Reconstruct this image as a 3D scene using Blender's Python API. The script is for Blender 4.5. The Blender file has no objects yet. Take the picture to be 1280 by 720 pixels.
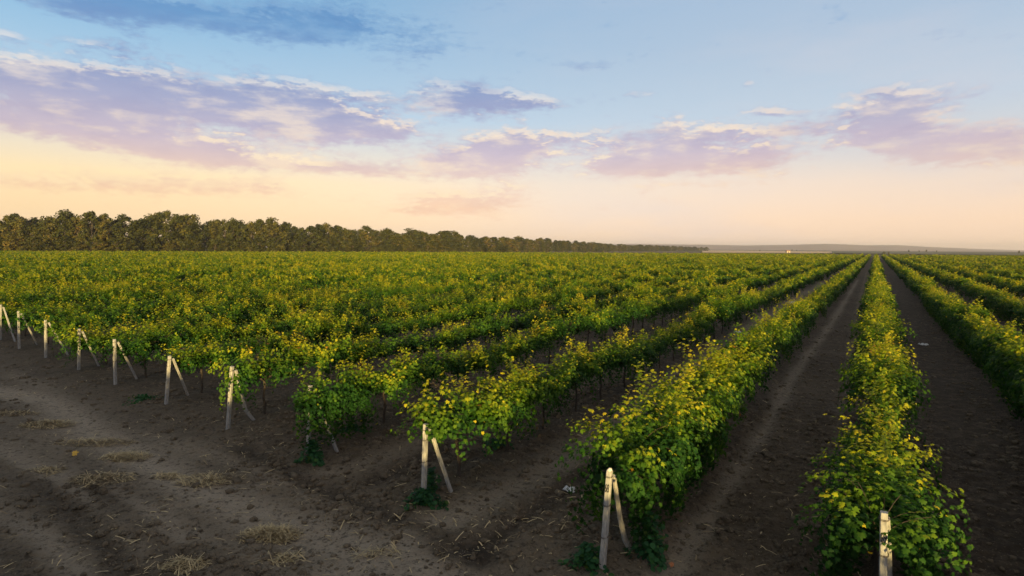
import bpy, math, random
import numpy as np
from mathutils import Vector, Matrix
R = math.radians
rng = np.random.default_rng(7)
random.seed(7)
sc = bpy.context.scene
COL = sc.collection

# ------------------------------------------------------------------ camera
F, H = 720.0, 4.2
PITCH, ROLL, YAW = R(3.97), R(.36), R(32.2)
cd = bpy.data.cameras.new('camera'); cd.sensor_width = 36; cd.lens = 36 * F / 1280
cd.clip_start = .05; cd.clip_end = 40000
cam = bpy.data.objects.new('camera', cd); COL.objects.link(cam)
CM = (Matrix.Rotation(YAW, 3, 'Z') @ Matrix.Rotation(math.pi/2 - PITCH, 3, 'X') @ Matrix.Rotation(ROLL, 3, 'Z'))
cam.matrix_world = Matrix.Translation((0, 0, H)) @ CM.to_4x4()
sc.camera = cam
M3 = np.array(CM)

def ray(px, py): return M3 @ np.array([(px-640)/F, -(py-360)/F, -1.])
def ground(px, py, z=0.):
    d = ray(px, py); return np.array([0, 0, H]) + d*((z-H)/d[2])
def at_y(px, py, y):
    d = ray(px, py); return np.array([0, 0, H]) + d*(y/d[1])
def at_depth(px, depth):
    d = ray(px, 312.); return np.array([d[0], d[1], 0])*depth
def project(P):
    q = (np.asarray(P, float) - [0, 0, H]) @ M3
    return 640+F*q[..., 0]/-q[..., 2], 360-F*q[..., 1]/-q[..., 2], -q[..., 2]

# ------------------------------------------------------------------ light and exposure
sc.view_settings.view_transform = 'Standard'; sc.view_settings.look = 'None'
sc.view_settings.exposure = 1.3; sc.view_settings.gamma = 1
SUN_EL, SUN_TH = 3.9, 42.0            # degrees above horizon; degrees from -Y towards +X
th = R(SUN_TH)
sdir = Vector((math.sin(th)*math.cos(R(SUN_EL)), -math.cos(th)*math.cos(R(SUN_EL)), math.sin(R(SUN_EL))))
sl = bpy.data.lights.new('sun', 'SUN'); sl.energy = 5.0; sl.angle = R(.6); sl.color = (1, .72, .26)
sun = bpy.data.objects.new('sun', sl); COL.objects.link(sun)
sun.rotation_euler = sdir.to_track_quat('Z', 'Y').to_euler()

c = sc.cycles
c.use_denoising = True; c.use_adaptive_sampling = True; c.adaptive_threshold = .02
c.max_bounces = 5; c.diffuse_bounces = 2; c.glossy_bounces = 1; c.transmission_bounces = 3; c.volume_bounces = 0
c.use_light_tree = False

def srgb(r, g, b):
    f = lambda v: (v/12.92 if v <= .04045 else ((v+.055)/1.055)**2.4)
    return (f(r/255), f(g/255), f(b/255), 1)

class NT:
    def __init__(s, tree): s.t = tree; s.n = tree.nodes; s.l = tree.links
    def node(s, typ, **kw):
        n = s.n.new(typ)
        for k, v in kw.items(): setattr(n, k, v)
        return n
    def put(s, sock, v):
        if isinstance(v, bpy.types.NodeSocket): s.l.new(v, sock)
        elif v is not None: sock.default_value = v
    def m(s, op, a, b=None, c_=None, clamp=False):
        n = s.node('ShaderNodeMath', operation=op, use_clamp=clamp)
        s.put(n.inputs[0], a); s.put(n.inputs[1], b); s.put(n.inputs[2], c_); return n.outputs[0]
    def v(s, op, a, b=None, c_=None):
        n = s.node('ShaderNodeVectorMath', operation=op)
        s.put(n.inputs[0], a)
        if b is not None: s.put(n.inputs[1], b)
        if c_ is not None: s.put(n.inputs[2], c_)
        return n.outputs['Value'] if op in ('DOT_PRODUCT', 'LENGTH') else n.outputs[0]
    def mix(s, f, a, b, typ='MIX'):
        n = s.node('ShaderNodeMix', data_type='RGBA', blend_type=typ)
        s.put(n.inputs[0], f); s.put(n.inputs[6], a); s.put(n.inputs[7], b); return n.outputs[2]
    def ramp(s, f, stops, interp='LINEAR'):
        n = s.node('ShaderNodeValToRGB'); s.put(n.inputs[0], f); r = n.color_ramp; r.interpolation = interp
        while len(r.elements) < len(stops): r.elements.new(.5)
        for e, (p, col) in zip(r.elements, stops):
            e.position = p; e.color = col if len(col) == 4 else (*col, 1)
        return n.outputs[0]
    def smooth(s, x, a, b):
        n = s.node('ShaderNodeMapRange', interpolation_type='SMOOTHSTEP')
        s.put(n.inputs[0], x); n.inputs[1].default_value = a; n.inputs[2].default_value = b; return n.outputs[0]
    def noise(s, vec, scale, detail=4, rough=.5, dist=0, out=0):
        n = s.node('ShaderNodeTexNoise'); s.put(n.inputs['Vector'], vec)
        n.inputs['Scale'].default_value = scale; n.inputs['Detail'].default_value = detail
        n.inputs['Roughness'].default_value = rough; n.inputs['Distortion'].default_value = dist
        return n.outputs[out]

def azel(px, py):
    d = ray(px, py); d = d/np.linalg.norm(d)
    return math.degrees(math.atan2(d[0], d[1])), math.degrees(math.asin(d[2]))

# clouds: centre and half size read off the photograph, turned into azimuth / elevation on the sky
CLOUDS = [(120,2,200,16,.7),(230,14,190,20,.62),(430,30,170,24,.66),(20,46,48,9,.8),(120,52,40,8,.4),
 (40,100,130,26,1.0),(120,118,110,26,.7),(255,122,150,30,1.0),(60,145,160,22,.5),(150,160,190,22,.40),(40,160,110,16,.3),(370,145,110,42,.8),(440,160,60,16,.5),
 (455,118,26,8,.5),(545,125,55,18,.8),(600,118,50,16,.8),(660,126,50,12,.6),
 (560,200,75,22,.8),(645,180,60,24,.9),(600,212,80,12,.5),
 (770,185,62,26,.75),(850,172,45,26,.85),(900,200,90,20,.8),(800,208,80,12,.6),
 (966,136,36,9,.75),(955,163,40,12,.6),(968,188,30,12,.5),
 (1120,130,80,18,.95),(1110,160,80,18,.75),(1200,185,100,26,.75),(1160,178,80,22,.5),(1262,175,60,24,.5),
 (725,86,45,6,.5),(790,118,40,5,.35),(930,103,9,5,.6),
 (225,192,70,16,.8),(330,205,80,12,.75),(60,230,110,16,.8),(280,236,120,14,.75),(440,212,70,8,.75),(595,252,100,18,.8),(520,262,60,8,.6),(1160,40,40,5,.2),(1010,160,40,10,.45),(1060,180,50,10,.5),(910,160,30,8,.5),(705,170,22,8,.4),(500,160,40,10,.5),(1240,235,70,8,.4),(210,186,110,10,.45),(880,232,90,6,.4)]

w = bpy.data.worlds.new('World'); sc.world = w; w.use_nodes = True
T = NT(w.node_tree); T.n.clear()
grp = bpy.data.node_groups.new('cloud_density', 'ShaderNodeTree')
grp.interface.new_socket('Vector', in_out='INPUT', socket_type='NodeSocketVector')
grp.interface.new_socket('Density', in_out='OUTPUT', socket_type='NodeSocketFloat')
G = NT(grp); gi = G.node('NodeGroupInput'); go = G.node('NodeGroupOutput')
warp = G.noise(G.v('MULTIPLY', gi.outputs[0], (.12, .3, 1)), 1.0, 3, .55, 0, 1)
vec = G.v('MULTIPLY_ADD', G.v('SUBTRACT', warp, (.5, .5, .5)), (6, 1.8, 0), gi.outputs[0])
acc = .04
for px, py, rx, ry, amp in CLOUDS:
    a, e = azel(px, py); k = 57.3/F * math.cos(R(e))*1.0
    ca = 1/(1+((px-640)/F)**2)
    sx, sy = 1/(rx*57.3/F*ca*.95), 1/(ry*57.3/F*math.sqrt(ca)*1.0)
    d = G.v('MULTIPLY_ADD', vec, (sx, sy, 0), (-a*sx, -e*sy, 0))
    q = G.m('POWER', .3679, G.v('DOT_PRODUCT', d, d))
    acc = G.m('MULTIPLY_ADD', q, amp, acc)
n1 = G.noise(G.v('MULTIPLY', gi.outputs[0], (.13, .36, 1)), 1.0, 4, .55, .2)
n2 = G.noise(G.v('MULTIPLY', gi.outputs[0], (.75, 1.9, 1)), 1.0, 8, .62, .15)
tot = G.m('MULTIPLY_ADD', G.m('SUBTRACT', n1, .5), 1.5, acc)
tot = G.m('MULTIPLY_ADD', G.m('SUBTRACT', n2, .5), 1.35, tot)
G.l.new(G.smooth(tot, .22, .88), go.inputs[0])

tc = T.node('ShaderNodeTexCoord')
sep = T.node('ShaderNodeSeparateXYZ'); T.l.new(tc.outputs['Generated'], sep.inputs[0])
X_, Y_, Z_ = sep.outputs
az = T.m('MULTIPLY', T.m('ARCTAN2', X_, Y_), 57.2958)
el = T.m('MULTIPLY', T.m('ARCSINE', Z_), 57.2958)
cv = T.node('ShaderNodeCombineXYZ'); T.put(cv.inputs[0], az); T.put(cv.inputs[1], el)
def cloud(vecsock):
    n = T.node('ShaderNodeGroup'); n.node_tree = grp; T.l.new(vecsock, n.inputs[0]); return n.outputs[0]
d0 = cloud(cv.outputs[0]); d1 = cloud(T.v('ADD', cv.outputs[0], (.18, .42, 0)))
e01 = T.m('DIVIDE', el, 60, clamp=True)
def er(stops): return [(e/60, srgb(*c_)) for e, c_ in stops]
right = T.ramp(e01, er([(0, (255,221,190)), (2.5, (254,221,191)), (6, (240,219,202)), (9, (210,211,214)), (12, (190,206,222)), (18, (174,194,216)), (23, (164,188,214)), (32, (158,162,170)), (60, (158,154,150))]))
left = T.ramp(e01, er([(0, (255,218,172)), (3, (255,220,172)), (6, (253,226,180)), (9, (226,219,208)), (12, (182,208,228)), (18, (142,188,222)), (23, (104,166,210)), (32, (150,160,172)), (60, (158,154,150))]))
aa = T.smooth(az, -75, -5)
clear = T.mix(aa, left, right)
body = T.ramp(e01, er([(0, (236,186,160)), (4, (238,186,156)), (6.5, (224,186,176)), (9, (198,180,196)), (12, (164,164,196)), (15, (134,152,196)), (19, (100,148,198)), (23, (78,134,190)), (34, (150,160,176)), (50, (160,160,166))]))
lit = T.ramp(e01, er([(0, (255,220,180)), (6, (255,228,184)), (12, (253,230,206)), (15, (225,225,225)), (18, (140,180,215)), (40, (100,130,180))]))
edge = T.m('MULTIPLY', T.m('SUBTRACT', T.m('SUBTRACT', d0, d1), .03), 2.5, clamp=True)
edge = T.m('MULTIPLY', edge, T.smooth(T.noise(T.v('MULTIPLY', cv.outputs[0], (.09, .2, 1)), 1.0, 2), .30, .55))
body = T.mix(T.m('MULTIPLY', T.m('POWER', edge, 1.3), .8), body, lit)
sh = T.noise(T.v('MULTIPLY', cv.outputs[0], (.30, .85, 1)), 1.0, 6, .6)
body = T.mix(T.m('MULTIPLY', T.smooth(sh, .42, .68), .5), body, T.mix(1, body, (.84, .84, .92, 1), 'MULTIPLY'))
pl = T.noise(T.v('MULTIPLY', cv.outputs[0], (.16, .55, 1)), 1.0, 5, .6)
body = T.mix(T.m('MULTIPLY', T.smooth(pl, .46, .68), .6), body, lit)
skyc = T.mix(T.m('MULTIPLY', d0, T.m('MULTIPLY_ADD', T.smooth(el, 4, 10), .3, .6)), clear, body)
veil = T.m('MULTIPLY', T.smooth(T.noise(T.v('MULTIPLY', cv.outputs[0], (.03, .11, 1)), 1.0, 5, .55), .42, .70), T.smooth(az, -50, -5))
skyc = T.mix(T.m('MULTIPLY', veil, .45), skyc, srgb(206, 206, 216))
ga = T.m('MULTIPLY', T.m('SUBTRACT', az, -38), 1/34); ge = T.m('MULTIPLY', T.m('SUBTRACT', el, 4), 1/6)
gg = T.m('POWER', .3679, T.m('ADD', T.m('MULTIPLY', ga, ga), T.m('MULTIPLY', ge, ge)))
skyc = T.mix(gg, skyc, T.mix(1, skyc, (1.10, 1.13, 1.16, 1), 'MULTIPLY'))
below = T.smooth(el, -3, 0)
skyc = T.mix(below, (.10, .085, .07, 1), skyc)
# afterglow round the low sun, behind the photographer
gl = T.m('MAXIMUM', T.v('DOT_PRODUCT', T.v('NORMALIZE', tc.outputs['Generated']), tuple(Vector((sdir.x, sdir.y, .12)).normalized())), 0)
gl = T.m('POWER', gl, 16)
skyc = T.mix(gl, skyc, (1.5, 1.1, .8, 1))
sky = T.node('ShaderNodeTexSky', sky_type='NISHITA'); sky.sun_disc = False
sky.sun_elevation = R(SUN_EL); sky.sun_rotation = math.pi - th   # clockwise from +Y
sky.altitude = 50; sky.dust_density = 2.0
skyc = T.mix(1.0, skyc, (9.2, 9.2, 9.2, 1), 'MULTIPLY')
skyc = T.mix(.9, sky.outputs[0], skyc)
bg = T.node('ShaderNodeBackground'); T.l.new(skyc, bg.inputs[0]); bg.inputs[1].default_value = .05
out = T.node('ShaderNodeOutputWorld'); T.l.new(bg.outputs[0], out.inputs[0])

# ------------------------------------------------------------------ helpers
def tag(o, label=None, cat=None, group=None, kind=None):
    for k, v in (('label', label), ('category', cat), ('group', group), ('kind', kind)):
        if v: o[k] = v
    return o
def link(name, me, mat=None, parent=None, smooth=False):
    o = bpy.data.objects.new(name, me); COL.objects.link(o)
    if mat and not me.materials: me.materials.append(mat)
    if parent: o.parent = parent
    if smooth: me.polygons.foreach_set('use_smooth', [True]*len(me.polygons))
    return o
def empty(name, loc, rz=0):
    o = bpy.data.objects.new(name, None); COL.objects.link(o); o.empty_display_size = .1
    o.location = loc; o.rotation_euler = (0, 0, rz); return o
def npmesh(name, V, Fc, tone=None, attr='tone'):
    """V (n,3); Fc (m,k) constant polygon size; tone per vertex"""
    me = bpy.data.meshes.new(name); V = np.asarray(V, np.float32); Fc = np.asarray(Fc, np.int32)
    m, k = Fc.shape
    me.vertices.add(len(V)); me.vertices.foreach_set('co', V.ravel())
    me.loops.add(m*k); me.loops.foreach_set('vertex_index', Fc.ravel())
    me.polygons.add(m); me.polygons.foreach_set('loop_start', np.arange(0, m*k, k, dtype=np.int32))
    me.update(calc_edges=True)
    if tone is not None:
        a = me.attributes.new(attr, 'FLOAT', 'POINT'); a.data.foreach_set('value', np.asarray(tone, np.float32))
    me.validate(); return me
def tube(pts, rad, sides=7, cap=True):
    """tapered tube through pts; returns V,F(quads)"""
    pts = np.asarray(pts, float); n = len(pts); rad = np.broadcast_to(rad, n)
    V = []
    up = np.array([.31, .12, .94])
    for i in range(n):
        t = pts[min(i+1, n-1)] - pts[max(i-1, 0)]; t = t/(np.linalg.norm(t)+1e-9)
        a = np.cross(t, up if abs(t @ up) < .95 else np.array([1., 0, 0])); a /= np.linalg.norm(a); b = np.cross(t, a)
        for j in range(sides):
            an = 2*math.pi*j/sides; V.append(pts[i] + rad[i]*(math.cos(an)*a + math.sin(an)*b))
    Fq = [(i*sides+j, i*sides+(j+1) % sides, (i+1)*sides+(j+1) % sides, (i+1)*sides+j) for i in range(n-1) for j in range(sides)]
    V = np.array(V)
    if cap:
        V = np.vstack([V, pts[:1], pts[-1:]]); a0, a1 = len(V)-2, len(V)-1
        for j in range(0, sides):
            Fq.append((a0, (j+1) % sides, j, j)); Fq.append((a1, (n-1)*sides+j, (n-1)*sides+(j+1) % sides, (n-1)*sides+(j+1) % sides))
    return V, Fq
class Acc:
    def __init__(s): s.V = []; s.F = []; s.n = 0
    def add(s, V, Fq):
        s.V.append(np.asarray(V, float)); s.F += [tuple(i+s.n for i in f) for f in Fq]; s.n += len(V); return s
    def mesh(s, name):
        me = bpy.data.meshes.new(name)
        FF = []
        for f in s.F:
            g = []
            for i in f:
                if i not in g: g.append(i)
            if len(g) > 2: FF.append(g)
        me.from_pydata(np.vstack(s.V).tolist(), [], FF); me.update(); return me
def norm(v): return v/(np.linalg.norm(v, axis=-1, keepdims=True)+1e-9)
def ordinal(n):
    o = ['', 'first', 'second', 'third', 'fourth', 'fifth', 'sixth', 'seventh', 'eighth', 'ninth', 'tenth', 'eleventh', 'twelfth', 'thirteenth', 'fourteenth', 'fifteenth', 'sixteenth', 'seventeenth', 'eighteenth', 'nineteenth']
    tn = {2: 'twent', 3: 'thirt', 4: 'fort', 5: 'fift', 6: 'sixt', 7: 'sevent', 8: 'eight', 9: 'ninet'}
    if n >= 100: return 'hundredth' if n == 100 else ('hundred and ' + ordinal(n-100) if n < 200 else 'two hundred and ' + ordinal(n-200))
    if n < 20: return o[n]
    t, u = divmod(n, 10)
    return tn[t]+'ieth' if u == 0 else tn[t]+'y-'+o[u]

# value noise in numpy for terrain
_tab = rng.random((256, 256))
def vnoise(x, y, s=1., o=0):
    x = np.asarray(x)*s+o*17.3; y = np.asarray(y)*s+o*31.7
    xi = np.floor(x).astype(int); yi = np.floor(y).astype(int); fx = x-xi; fy = y-yi
    fx = fx*fx*(3-2*fx); fy = fy*fy*(3-2*fy)
    g = lambda a, b: _tab[a % 256, b % 256]
    return (g(xi, yi)*(1-fx)+g(xi+1, yi)*fx)*(1-fy)+(g(xi, yi+1)*(1-fx)+g(xi+1, yi+1)*fx)*fy - .5

# ------------------------------------------------------------------ materials
def newmat(name):
    m = bpy.data.materials.new(name); m.use_nodes = True; t = NT(m.node_tree)
    return m, t, t.n['Principled BSDF'], t.n['Material Output']
def leafmat(name, stops, rough=.5, trans=.3, objvar=.12, patch=.0, tcol=None, rtint=(.22,.10,.04)):
    m, t, p, o = newmat(name)
    a = t.node('ShaderNodeAttribute', attribute_name='tone')
    oi = t.node('ShaderNodeObjectInfo'); f = a.outputs['Fac']
    f = t.m('MULTIPLY_ADD', t.m('SUBTRACT', oi.outputs['Random'], .5), objvar, f)
    if patch:
        g = t.node('ShaderNodeNewGeometry')
        f = t.m('MULTIPLY_ADD', t.m('SUBTRACT', t.noise(g.outputs['Position'], .07, 2), .5), patch, f)
    col = t.ramp(f, stops)
    t.l.new(col, p.inputs['Base Color']); p.inputs['Roughness'].default_value = rough
    p.inputs['Specular IOR Level'].default_value = .14
    tr = t.node('ShaderNodeBsdfTranslucent')
    t.l.new(t.mix(1, col, tcol or (1.5, 1.5, .7, 1), 'MULTIPLY'), tr.inputs[0])
    ms = t.node('ShaderNodeMixShader'); ms.inputs[0].default_value = trans
    t.l.new(p.outputs[0], ms.inputs[1]); t.l.new(tr.outputs[0], ms.inputs[2]); t.l.new(ms.outputs[0], o.inputs[0])
    return m
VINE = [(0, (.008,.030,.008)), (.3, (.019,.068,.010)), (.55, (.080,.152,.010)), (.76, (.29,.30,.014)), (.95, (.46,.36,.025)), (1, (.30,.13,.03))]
m_vine = leafmat('vine_leaf', VINE, patch=.10, rough=.6, trans=.38)
m_tree = leafmat('belt_leaf', [(0, (.016,.022,.008)), (.5, (.046,.052,.013)), (.8, (.095,.082,.020)), (1, (.16,.10,.03))], rough=.7, trans=.2, objvar=.5)
m_weed = leafmat('weed_leaf', [(0, (.016,.06,.028)), (.6, (.032,.11,.035)), (1, (.09,.15,.025))], objvar=.1)
m_dry = leafmat('dry_straw', [(0, (.24,.18,.11)), (.5, (.55,.44,.25)), (1, (.58,.47,.28))], rough=.8, trans=.1, objvar=.3, tcol=(1,1,1,1))

def simple(name, ca, cb, scale=20, rough=.85, bump=.3, stretch=(1, 1, 1)):
    m, t, p, o = newmat(name)
    tcx = t.node('ShaderNodeTexCoord'); v = t.v('MULTIPLY', tcx.outputs['Object'], stretch)
    n = t.noise(v, scale, 6, .6)
    t.l.new(t.ramp(n, [(.3, ca), (.7, cb)]), p.inputs['Base Color']); p.inputs['Roughness'].default_value = rough
    b = t.node('ShaderNodeBump'); b.inputs['Strength'].default_value = bump; b.inputs['Distance'].default_value = .01
    t.l.new(n, b.inputs['Height']); t.l.new(b.outputs[0], p.inputs['Normal']); return m
m_bark = simple('vine_bark', (.018,.013,.010), (.06,.045,.033), 40, stretch=(3, 3, .6))
m_tbark = simple('tree_bark', (.03,.025,.02), (.09,.07,.055), 3, stretch=(3, 3, .5))
m_conc = simple('weathered_concrete', (.17,.17,.172), (.37,.365,.36), 14, stretch=(2.5, 2.5, .7))
m_wood = simple('grey_strut', (.16,.155,.15), (.32,.31,.29), 18, stretch=(3, 3, .5))
m_wire = simple('rusty_wire', (.03,.022,.018), (.08,.05,.035), 60)
m_ink = simple('black_paint', (.008,.008,.01), (.015,.015,.018), 60, bump=.05)
m_bag = simple('white_plastic', (.60,.62,.64), (.8,.8,.8), 9, rough=.4)
m_cap = simple('pale_cap', (.5,.48,.43), (.65,.62,.55), 30)
m_yel = simple('yellow_leaf', (.55,.33,.05), (.65,.42,.08), 30)
m_red = simple('red_leaf', (.30,.11,.05), (.42,.18,.08), 30)
m_gold = simple('stubble', (.50,.34,.19), (.62,.43,.25), .02, bump=0)
m_wall = simple('plaster', (.30,.25,.2), (.38,.32,.26), 2); m_roof = simple('roof_tile', (.2,.1,.07), (.3,.16,.1), 3)
m_glass = simple('dark_glass', (.02,.02,.03), (.03,.03,.04), 3, rough=.2)

def soilmat(name, clod=False):
    m, t, p, o = newmat(name)
    g = t.node('ShaderNodeNewGeometry'); P = g.outputs['Position']
    big = t.noise(P, .35, 5, .6); mid = t.noise(P, 3.2, 6, .65); fine = t.noise(P, 22, 8, .72)
    base = t.mix(t.smooth(big, .35, .65), (.135,.109,.078, 1), (.215,.174,.124, 1))
    if not clod:
        at = t.node('ShaderNodeAttribute', attribute_name='track'); tr = at.outputs['Fac']
        # rows of vines: tilled soil is darker than the trodden headland
        sp = t.node('ShaderNodeSeparateXYZ'); t.l.new(P, sp.inputs[0])
        tilled = t.smooth(sp.outputs[1], 5.5, 9.5)
        rightside = t.smooth(sp.outputs[0], -.5, 1.8)
        base = t.mix(t.m('MULTIPLY', tilled, .62), base, (.050,.037,.026, 1))
        base = t.mix(t.m('MULTIPLY', t.m('MULTIPLY', tilled, rightside), .55), base, (.028,.022,.018, 1))
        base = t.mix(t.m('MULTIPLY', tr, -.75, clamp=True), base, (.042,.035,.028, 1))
        tr = t.m('MULTIPLY', tr, t.m('MULTIPLY_ADD', mid, 1.0, .7))
        base = t.mix(t.m('MULTIPLY', tr, t.m('MULTIPLY_ADD', tilled, -.4, .9), clamp=True), base, (.37,.31,.235, 1))
        # far away: fields of rough grass and stubble
        dist = t.v('LENGTH', P)
        fld = t.noise(t.v('MULTIPLY', P, (.004, .0009, 0)), 1.0, 3, .5)
        far = t.ramp(fld, [(.35, (.060,.066,.022)), (.5, (.085,.080,.03)), (.62, (.12,.09,.045)), (.75, (.05,.05,.025))])
        base = t.mix(t.smooth(dist, 300, 460), base, far)
    base = t.mix(t.m('MULTIPLY', t.smooth(mid, .42, .72), .45), base, (.21,.168,.125, 1))
    crumb = t.noise(P, 9, 6, .7)
    base = t.mix(t.m('MULTIPLY', t.smooth(crumb, .48, .36), .6), base, (.022,.018,.016, 1))
    base = t.mix(t.m('MULTIPLY', t.smooth(fine, .56, .76), .6), base, (.26,.205,.155, 1))
    base = t.mix(t.m('MULTIPLY', t.smooth(fine, .50, .30), .55), base, (.02,.016,.013, 1))
    vo = t.node('ShaderNodeTexVoronoi'); vo.inputs['Scale'].default_value = 26; t.l.new(P, vo.inputs['Vector'])
    fk = t.m('MULTIPLY', t.smooth(vo.outputs['Distance'], .30, .12), t.smooth(t.noise(P, 7, 2), .52, .62))
    base = t.mix(t.m('MULTIPLY', fk, .7), base, (.34,.28,.21, 1))
    t.l.new(base, p.inputs['Base Color']); p.inputs['Roughness'].default_value = .95; p.inputs['Specular IOR Level'].default_value = .15
    h = t.m('ADD', t.m('MULTIPLY', mid, .6), t.m('ADD', t.m('MULTIPLY', fine, .4), t.m('MULTIPLY', t.noise(P, 9, 6, .7), .5)))
    b = t.node('ShaderNodeBump'); b.inputs['Strength'].default_value = 1.0; b.inputs['Distance'].default_value = .14
    t.l.new(h, b.inputs['Height']); t.l.new(b.outputs[0], p.inputs['Normal'])
    return m
m_soil = soilmat('soil'); m_clod = soilmat('clod_soil', True)

# ------------------------------------------------------------------ rows
ROWX = [.24, -2.87, -6.17, -9.50, -12.50, -15.82, -19.25, -22.53, -25.93, -29.05, -32.33]
rows = list(ROWX)
while rows[-1] > -330: rows.append(rows[-1]-3.27)
rows_r = [.24+3.27*(i+1) for i in range(27)]
POSTY = [7.21, 6.80, 7.08, 7.53, 7.50, 7.86, 8.14, 8.43, 8.68, 8.85, 9.22]
def ystart(x):
    for a, b in zip(ROWX, POSTY):
        if abs(a-x) < .05: return b
    return 7.1 + .065*abs(min(x, 0))
def yend(x):
    return float(np.interp(x, [-330, -290, -232, -150, -83, -30, 100], [30, 84, 168, 288, 339, 370, 392]))
ALLROWS = sorted(rows + rows_r)
rowarr = np.array(ALLROWS)

# tracks of compacted dust (ground polylines, read off the photograph)
def gp(*pts): return np.array([ground(*p)[:2] for p in pts])
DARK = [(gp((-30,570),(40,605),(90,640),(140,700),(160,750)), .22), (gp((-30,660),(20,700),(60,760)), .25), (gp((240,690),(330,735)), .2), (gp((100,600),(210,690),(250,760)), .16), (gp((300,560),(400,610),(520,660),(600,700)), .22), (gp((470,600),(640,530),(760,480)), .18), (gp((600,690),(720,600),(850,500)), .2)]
TRK = [(gp((800,760),(840,713),(960,530),(989,473),(1039,404),(1072,350)), .20, 1.0),
       (gp((1040,700),(1052,520),(1068,400),(1083,340)), .12, .35),
       (gp((430,720),(540,660),(660,598),(770,530),(880,450),(960,395),(1030,352)), .45, .95),
       (gp((200,640),(330,610),(470,575),(600,520),(720,462),(820,420)), .30, .45),
       (gp((-40,560),(60,600),(170,650),(290,730)), .42, .75),
       (gp((-60,480),(60,500),(150,560),(230,610),(340,650),(470,690),(600,760)), .45, 1.0),
       (gp((20,470),(160,540),(330,590),(430,640),(520,700)), .3, .35),
       (gp((-60,640),(40,680),(110,740)), .4, .8),
       (gp((1112,700),(1120,520),(1110,400)), .2, .12)]
def trackfield(x, y):
    tr = np.zeros_like(x); dep = np.zeros_like(x)
    sel = (x > -60) & (x < 12) & (y > -3) & (y < 130)
    xs, ys = x[sel], y[sel]; o = np.zeros_like(xs)
    wob = vnoise(xs, ys, .8, 3)*.22
    for P, wd, st in TRK:
        best = np.full(xs.shape, 1e9)
        for a, b in zip(P[:-1], P[1:]):
            ab = b-a; tt = np.clip(((xs-a[0])*ab[0]+(ys-a[1])*ab[1])/(ab@ab), 0, 1)
            best = np.minimum(best, np.hypot(xs-a[0]-tt*ab[0], ys-a[1]-tt*ab[1]))
        o = np.maximum(o, st*np.exp(-((best+wob)/wd)**2))
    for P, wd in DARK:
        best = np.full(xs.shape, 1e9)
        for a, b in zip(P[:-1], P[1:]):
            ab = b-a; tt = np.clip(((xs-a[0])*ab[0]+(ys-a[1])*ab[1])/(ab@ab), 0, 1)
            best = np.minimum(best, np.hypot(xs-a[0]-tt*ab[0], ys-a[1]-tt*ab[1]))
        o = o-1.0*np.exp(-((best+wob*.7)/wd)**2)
    tr[sel] = o; return tr
def height(x, y, tr, cell):
    near = np.clip(1-cell/.35, 0, 1)
    d = np.abs(x[..., None]-rowarr[None]).min(-1) if x.size < 4e4 else np.min([np.abs(x-r) for r in ALLROWS if -45 < r < 25], axis=0)
    inrow = np.clip((y-ystart(0)+.3-.065*np.abs(np.minimum(x, 0)))/.8, 0, 1)
    berm = .10*np.exp(-(d/.42)**2)*inrow
    h = berm + vnoise(x, y, .45, 1)*.10 + vnoise(x, y, 1.3, 2)*.05*near
    rough = (1-.8*np.clip(tr, 0, 1)+.5*np.clip(-tr, 0, 1))
    cl = vnoise(x, y, 5, 4)*.07 + vnoise(x, y, 11, 5)*.05 + np.maximum(vnoise(x, y, 9, 6), .15)*.16
    till = .75+.9*inrow*np.exp(-((d-.7)/.5)**2)
    return (h + cl*near*rough*till - .035*np.clip(tr, 0, 1) - .07*np.clip(-tr, 0, 1))*np.clip(1-(np.hypot(x, y)-60)/60, 0, 1)

def graded(fine0, fine1, step, far0, far1, g=1.07):
    m = list(np.arange(fine0, fine1, step)); s = step; a = m[-1]
    while a < far1: s *= g; a += s; m.append(a)
    s = step; a = fine0; l = []
    while a > far0: s *= g; a -= s; l.append(a)
    return np.array(l[::-1]+m)
gx = graded(-13, 4.5, .045, -9000, 9000); gy = graded(1.2, 15, .045, -3000, 14000)
GX, GY = np.meshgrid(gx, gy); sxx = np.gradient(gx); syy = np.gradient(gy)
CELL = np.maximum(sxx[None, :], syy[:, None]).ravel()
x, y = GX.ravel(), GY.ravel()
trk = trackfield(x, y)
GZ = height(x, y, trk, CELL)
nx, ny = len(gx), len(gy)
ii = np.arange(nx*ny).reshape(ny, nx)
Fg = np.stack([ii[:-1, :-1], ii[:-1, 1:], ii[1:, 1:], ii[1:, :-1]], -1).reshape(-1, 4)
gmesh = npmesh('ground', np.stack([x, y, GZ], 1), Fg, trk, 'track')
link('ground', gmesh, m_soil, smooth=True)['kind'] = 'structure'
def gz(px_, py_):
    i = min(max(np.searchsorted(gx, px_), 1), nx-1); j = min(max(np.searchsorted(gy, py_), 1), ny-1)
    return float(GZ.reshape(ny, nx)[j, i])

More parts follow.
